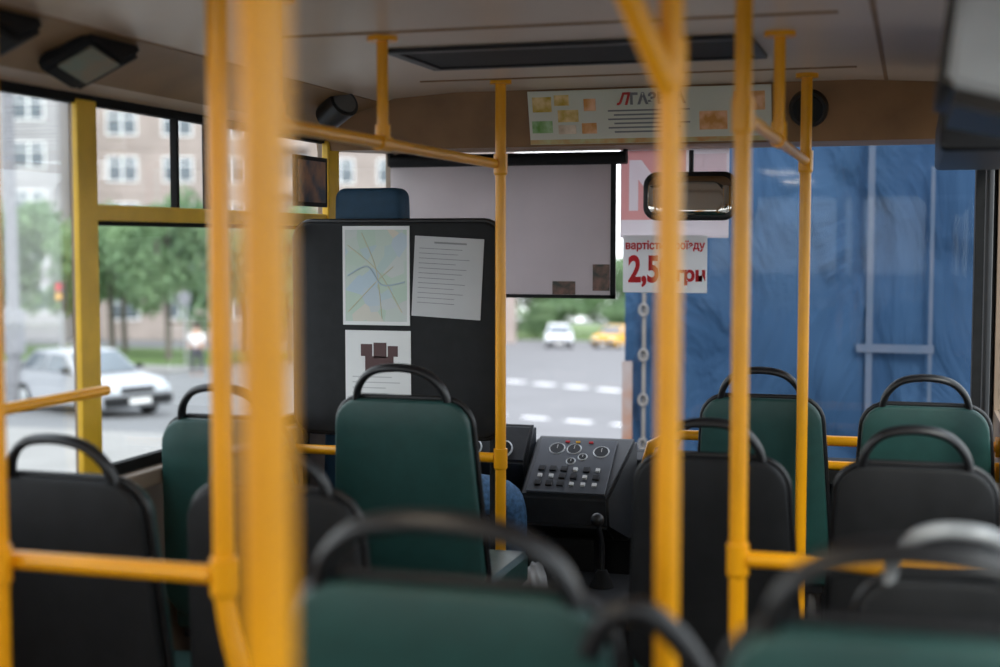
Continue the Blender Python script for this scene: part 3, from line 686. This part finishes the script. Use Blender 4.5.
def tree(x,y,h,r,k=0,label='leafy green deciduous tree beside the road',th=.2):
    t=top(empty('tree',(x,y,gz(y)),(0,0,random.uniform(0,6))),label,'tree','roadside trees')
    bm=bmesh.new(); tube('',[(0,0,-.2),(.1,0,h*.25),(0,.1,h*.5),(.05,0,h*.75)],.13,None,bm=bm,smooth=True,n=10)
    tube('',[(0,.05,h*.4),(r*.3,0,h*.6),(r*.5,.1,h*.7)],.06,None,bm=bm,n=8); tube('',[(0,.05,h*.35),(-r*.3,.2,h*.55),(-r*.5,.1,h*.7)],.06,None,bm=bm,n=8)
    fin(bm,'trunk',M['bark'],t)
    o=bpy.data.objects.new('foliage',LM[k%3]); link(o,t,(0,0,h*(1+th)/2)); o.scale=(r,r,h*(1-th)/2*1.05)
for i,(x,y,h,r) in enumerate([(-37.5,51,7.0,2.9),(-31.5,50,6.6,2.8),(-27.8,48,6.8,2.6),(-34.6,56,7.2,2.8),(-42,54,6.8,3),(-24.6,52,6.6,2.5),(-22,60,6.5,2.4),(-47,60,8,4),(-29.5,58,6.6,2.8)]):
    tree(x,y,h,r,i)
for i in range(9):
    x=-52+i*7.0; tree(x,128+random.uniform(-6,6),random.uniform(7,9),5.5,i,'leafy green tree beyond the road',.02)
for i,(x,y) in enumerate([(-27,104),(-33,106),(-21,108)]): tree(x,y,3.2,3.2,i,'low green shrub at roadside',.0)
def building(name,x0,y0,ang,length,floors,m,label,wspan,balc=False):
    z=gz(y0)
    b=top(empty(name,(x0,y0,z),(0,0,ang)),label,'building')
    Hh=floors*2.9+1
    bm=bmesh.new(); addbox(bm,(0,0,-3),(length,12,Hh))
    for f in range(1,floors+1): addbox(bm,(-.02,-.04,f*2.9+.4),(length+.02,0,f*2.9+.5))
    k=0
    while k*wspan<=length: addbox(bm,(k*wspan-.04,-.03,0),(k*wspan+.04,0,Hh)); k+=1
    fin(bm,'facade',m,b,smooth=False)
    bm=bmesh.new()
    for a,c in (((-.95,-.06,0),(.95,.0,.09)),((-.95,-.06,1.51),(.95,0,1.6)),((-.95,-.06,.09),(-.86,0,1.51)),((.86,-.06,.09),(.95,0,1.51)),((-.06,-.05,.09),(.06,0,1.51)),((-.86,-.05,1.05),(.86,0,1.12))): addbox(bm,a,c)
    addbox(bm,(-.86,-.03,.09),(.86,-.01,1.51),mi=1)
    proto=fin(bm,'window',[M['white'],M['dglass']],b,smooth=False)
    bproto=None
    if balc:
        bm=bmesh.new(); addbox(bm,(-1.4,-1.0,-.1),(1.4,0,.0)); addbox(bm,(-1.4,-1.0,0),(1.4,-.94,1.0)); addbox(bm,(-1.4,-.94,0),(-1.35,0,1.0)); addbox(bm,(1.35,-.94,0),(1.4,0,1.0)); addbox(bm,(-1.35,-.9,1.0),(1.35,-.86,2.3),mi=1)
        for q in (-1.35,-.45,.41,1.31): addbox(bm,(q,-.93,1.0),(q+.06,-.85,2.3))
        bproto=fin(bm,'balcony',[m,M['dglass']],b,smooth=False)
    first=True; bfirst=True
    for f in range(floors):
        for i in range(int(length/wspan)):
            P=(i*wspan+wspan/2,0,f*2.9+1.2)
            if balc and i%4==3:
                if bfirst: o=bproto; bfirst=False
                else: o=bproto.copy(); COL.objects.link(o); o.parent=b
                o.location=(P[0],0,P[2]-.6); continue
            if first: o=proto; first=False
            else: o=proto.copy(); COL.objects.link(o); o.parent=b
            o.location=P
building('apartment_building',-75,63.2,math.radians(22),27.2,9,M['conc'],'grey concrete panel apartment block with white window frames',3.4)
building('apartment_building',-49.3,76.5,math.radians(28),27,9,M['brick'],'pinkish brick apartment block with glazed balconies',3.4,True)
s=top(empty('street_lamp',(-19.0,26.2,gz(26.2))),'tall grey concrete street lamp post by the road','street lamp')
bm=bmesh.new(); cyl(bm,(0,0,-.1),(0,0,8.5),.17,.10,16); fin(bm,'post',mat('lamp_concrete',(.22,.22,.24),.8),s)
bm=bmesh.new(); tube('',[(0,0,8.3),(.2,-.1,8.8),(1.2,-.6,9.1)],.05,None,bm=bm,smooth=True); fin(bm,'arm',M['steel'],s)
box('lamp_head',(1.1,-.75,9.02),(1.7,-.5,9.16),M['silver'],s,bev=.03)
box('poster_band',(-.19,-.19,1.2),(.19,.19,2.2),mat('post_sheet',(.26,.26,.28),.7),s,bev=.06)
s=top(empty('traffic_light',(-24.75,36.5,gz(36.5))),'traffic light on a thin grey pole','traffic light')
bm=bmesh.new(); cyl(bm,(0,0,-.1),(0,0,2.4),.06,.06,12); fin(bm,'post',M['steel'],s)
box('signal_housing',(-.14,-.12,2.1),(.14,.12,3.0),M['black'],s,bev=.03)
for k,mm in enumerate((M['red'],M['cary'],M['grass'])):
    bm=bmesh.new(); cyl(bm,(0,-.12,2.83-.29*k),(0,-.15,2.83-.29*k),.10,.10,16); fin(bm,'signal_lens',mm,s)
s=top(empty('round_sign',(-24.2,43.0,gz(43)+.12)),'round sign on a thin pole by the trees','road sign')
bm=bmesh.new(); cyl(bm,(0,0,-.05),(0,0,2.6),.04,.04,12); fin(bm,'post',M['steel'],s)
bm=bmesh.new(); cyl(bm,(0,-.05,2.45),(0,-.08,2.45),.24,.24,28); fin(bm,'sign_disc',mat('sign_grey',(.22,.22,.24),.5),s)
pd=top(empty('person',(-22.4,40.5,gz(40.5))),'pedestrian in white shirt and dark trousers standing at the roadside','person')
V2=[(0,0,.92),(0,0,1.15),(0,0,1.38),(0,0,1.5),(0,.02,1.62),(.1,0,.85),(.12,.05,.48),(.13,0,.08),(.13,-.14,.04),(-.1,0,.85),(-.13,-.08,.48),(-.14,.02,.08),(-.14,-.12,.04),(.2,0,1.36),(.27,0,1.1),(.26,-.1,.86),(-.2,0,1.36),(-.27,0,1.1),(-.26,-.1,.86)]
E2=[(0,1),(1,2),(2,3),(3,4),(0,5),(5,6),(6,7),(7,8),(0,9),(9,10),(10,11),(11,12),(2,13),(13,14),(14,15),(2,16),(16,17),(17,18)]
R2=[.14,.13,.14,.055,.10,.09,.06,.045,.035,.09,.06,.045,.035,.06,.045,.03,.06,.045,.03]
skinmesh('body',V2,E2,R2,M['skin'],pd)
ids=[0,1,2,13,14,16,17]; mp={a:i for i,a in enumerate(ids)}
skinmesh('shirt',[V2[a] for a in ids],[(mp[a],mp[b]) for a,b in E2 if a in mp and b in mp],[R2[a]+.02 for a in ids],M['white'],pd)
ids=[0,5,6,7,9,10,11]; mp={a:i for i,a in enumerate(ids)}
skinmesh('trousers',[V2[a] for a in ids],[(mp[a],mp[b]) for a,b in E2 if a in mp and b in mp],[R2[a]+.02 for a in ids],M['shirt'],pd)
bm=bmesh.new(); bmesh.ops.create_uvsphere(bm,u_segments=16,v_segments=10,radius=.115,matrix=Matrix.Translation((0,.035,1.67))); fin(bm,'hair',M['hair'],pd)

# ------------------------------------------------------------ world, sun, camera
w=bpy.data.worlds.new('overcast_sky'); S.world=w; w.use_nodes=True; nt=w.node_tree
bg=nt.nodes['Background']; tc=nt.nodes.new('ShaderNodeTexCoord'); sx=nt.nodes.new('ShaderNodeSeparateXYZ'); r=nt.nodes.new('ShaderNodeValToRGB')
nt.links.new(tc.outputs['Generated'],sx.inputs[0]); nt.links.new(sx.outputs['Z'],r.inputs[0]); nt.links.new(r.outputs[0],bg.inputs[0])
r.color_ramp.elements[0].color=(.97,.98,1,1); r.color_ramp.elements[1].color=(.82,.88,1,1); bg.inputs[1].default_value=3.0
su=bpy.data.lights.new('sun','SUN'); su.energy=2.6; su.angle=math.radians(12); su.color=(1,.94,.84)
so=bpy.data.objects.new('sun',su); link(so,None,(0,0,20),(math.radians(48),0,math.radians(35)))
cd=bpy.data.cameras.new('camera'); cam=bpy.data.objects.new('camera',cd); link(cam,None,(0,0,CZ))
yaw=math.radians(16.6); pit=math.radians(3.83)
cam.rotation_euler=(math.pi/2-pit,0,yaw)
cd.sensor_width=36; cd.lens=50.0; cd.clip_start=.05; cd.clip_end=600
cd.dof.use_dof=True; cd.dof.focus_distance=4.7; cd.dof.aperture_fstop=1.6; cd.dof.aperture_blades=0
S.camera=cam
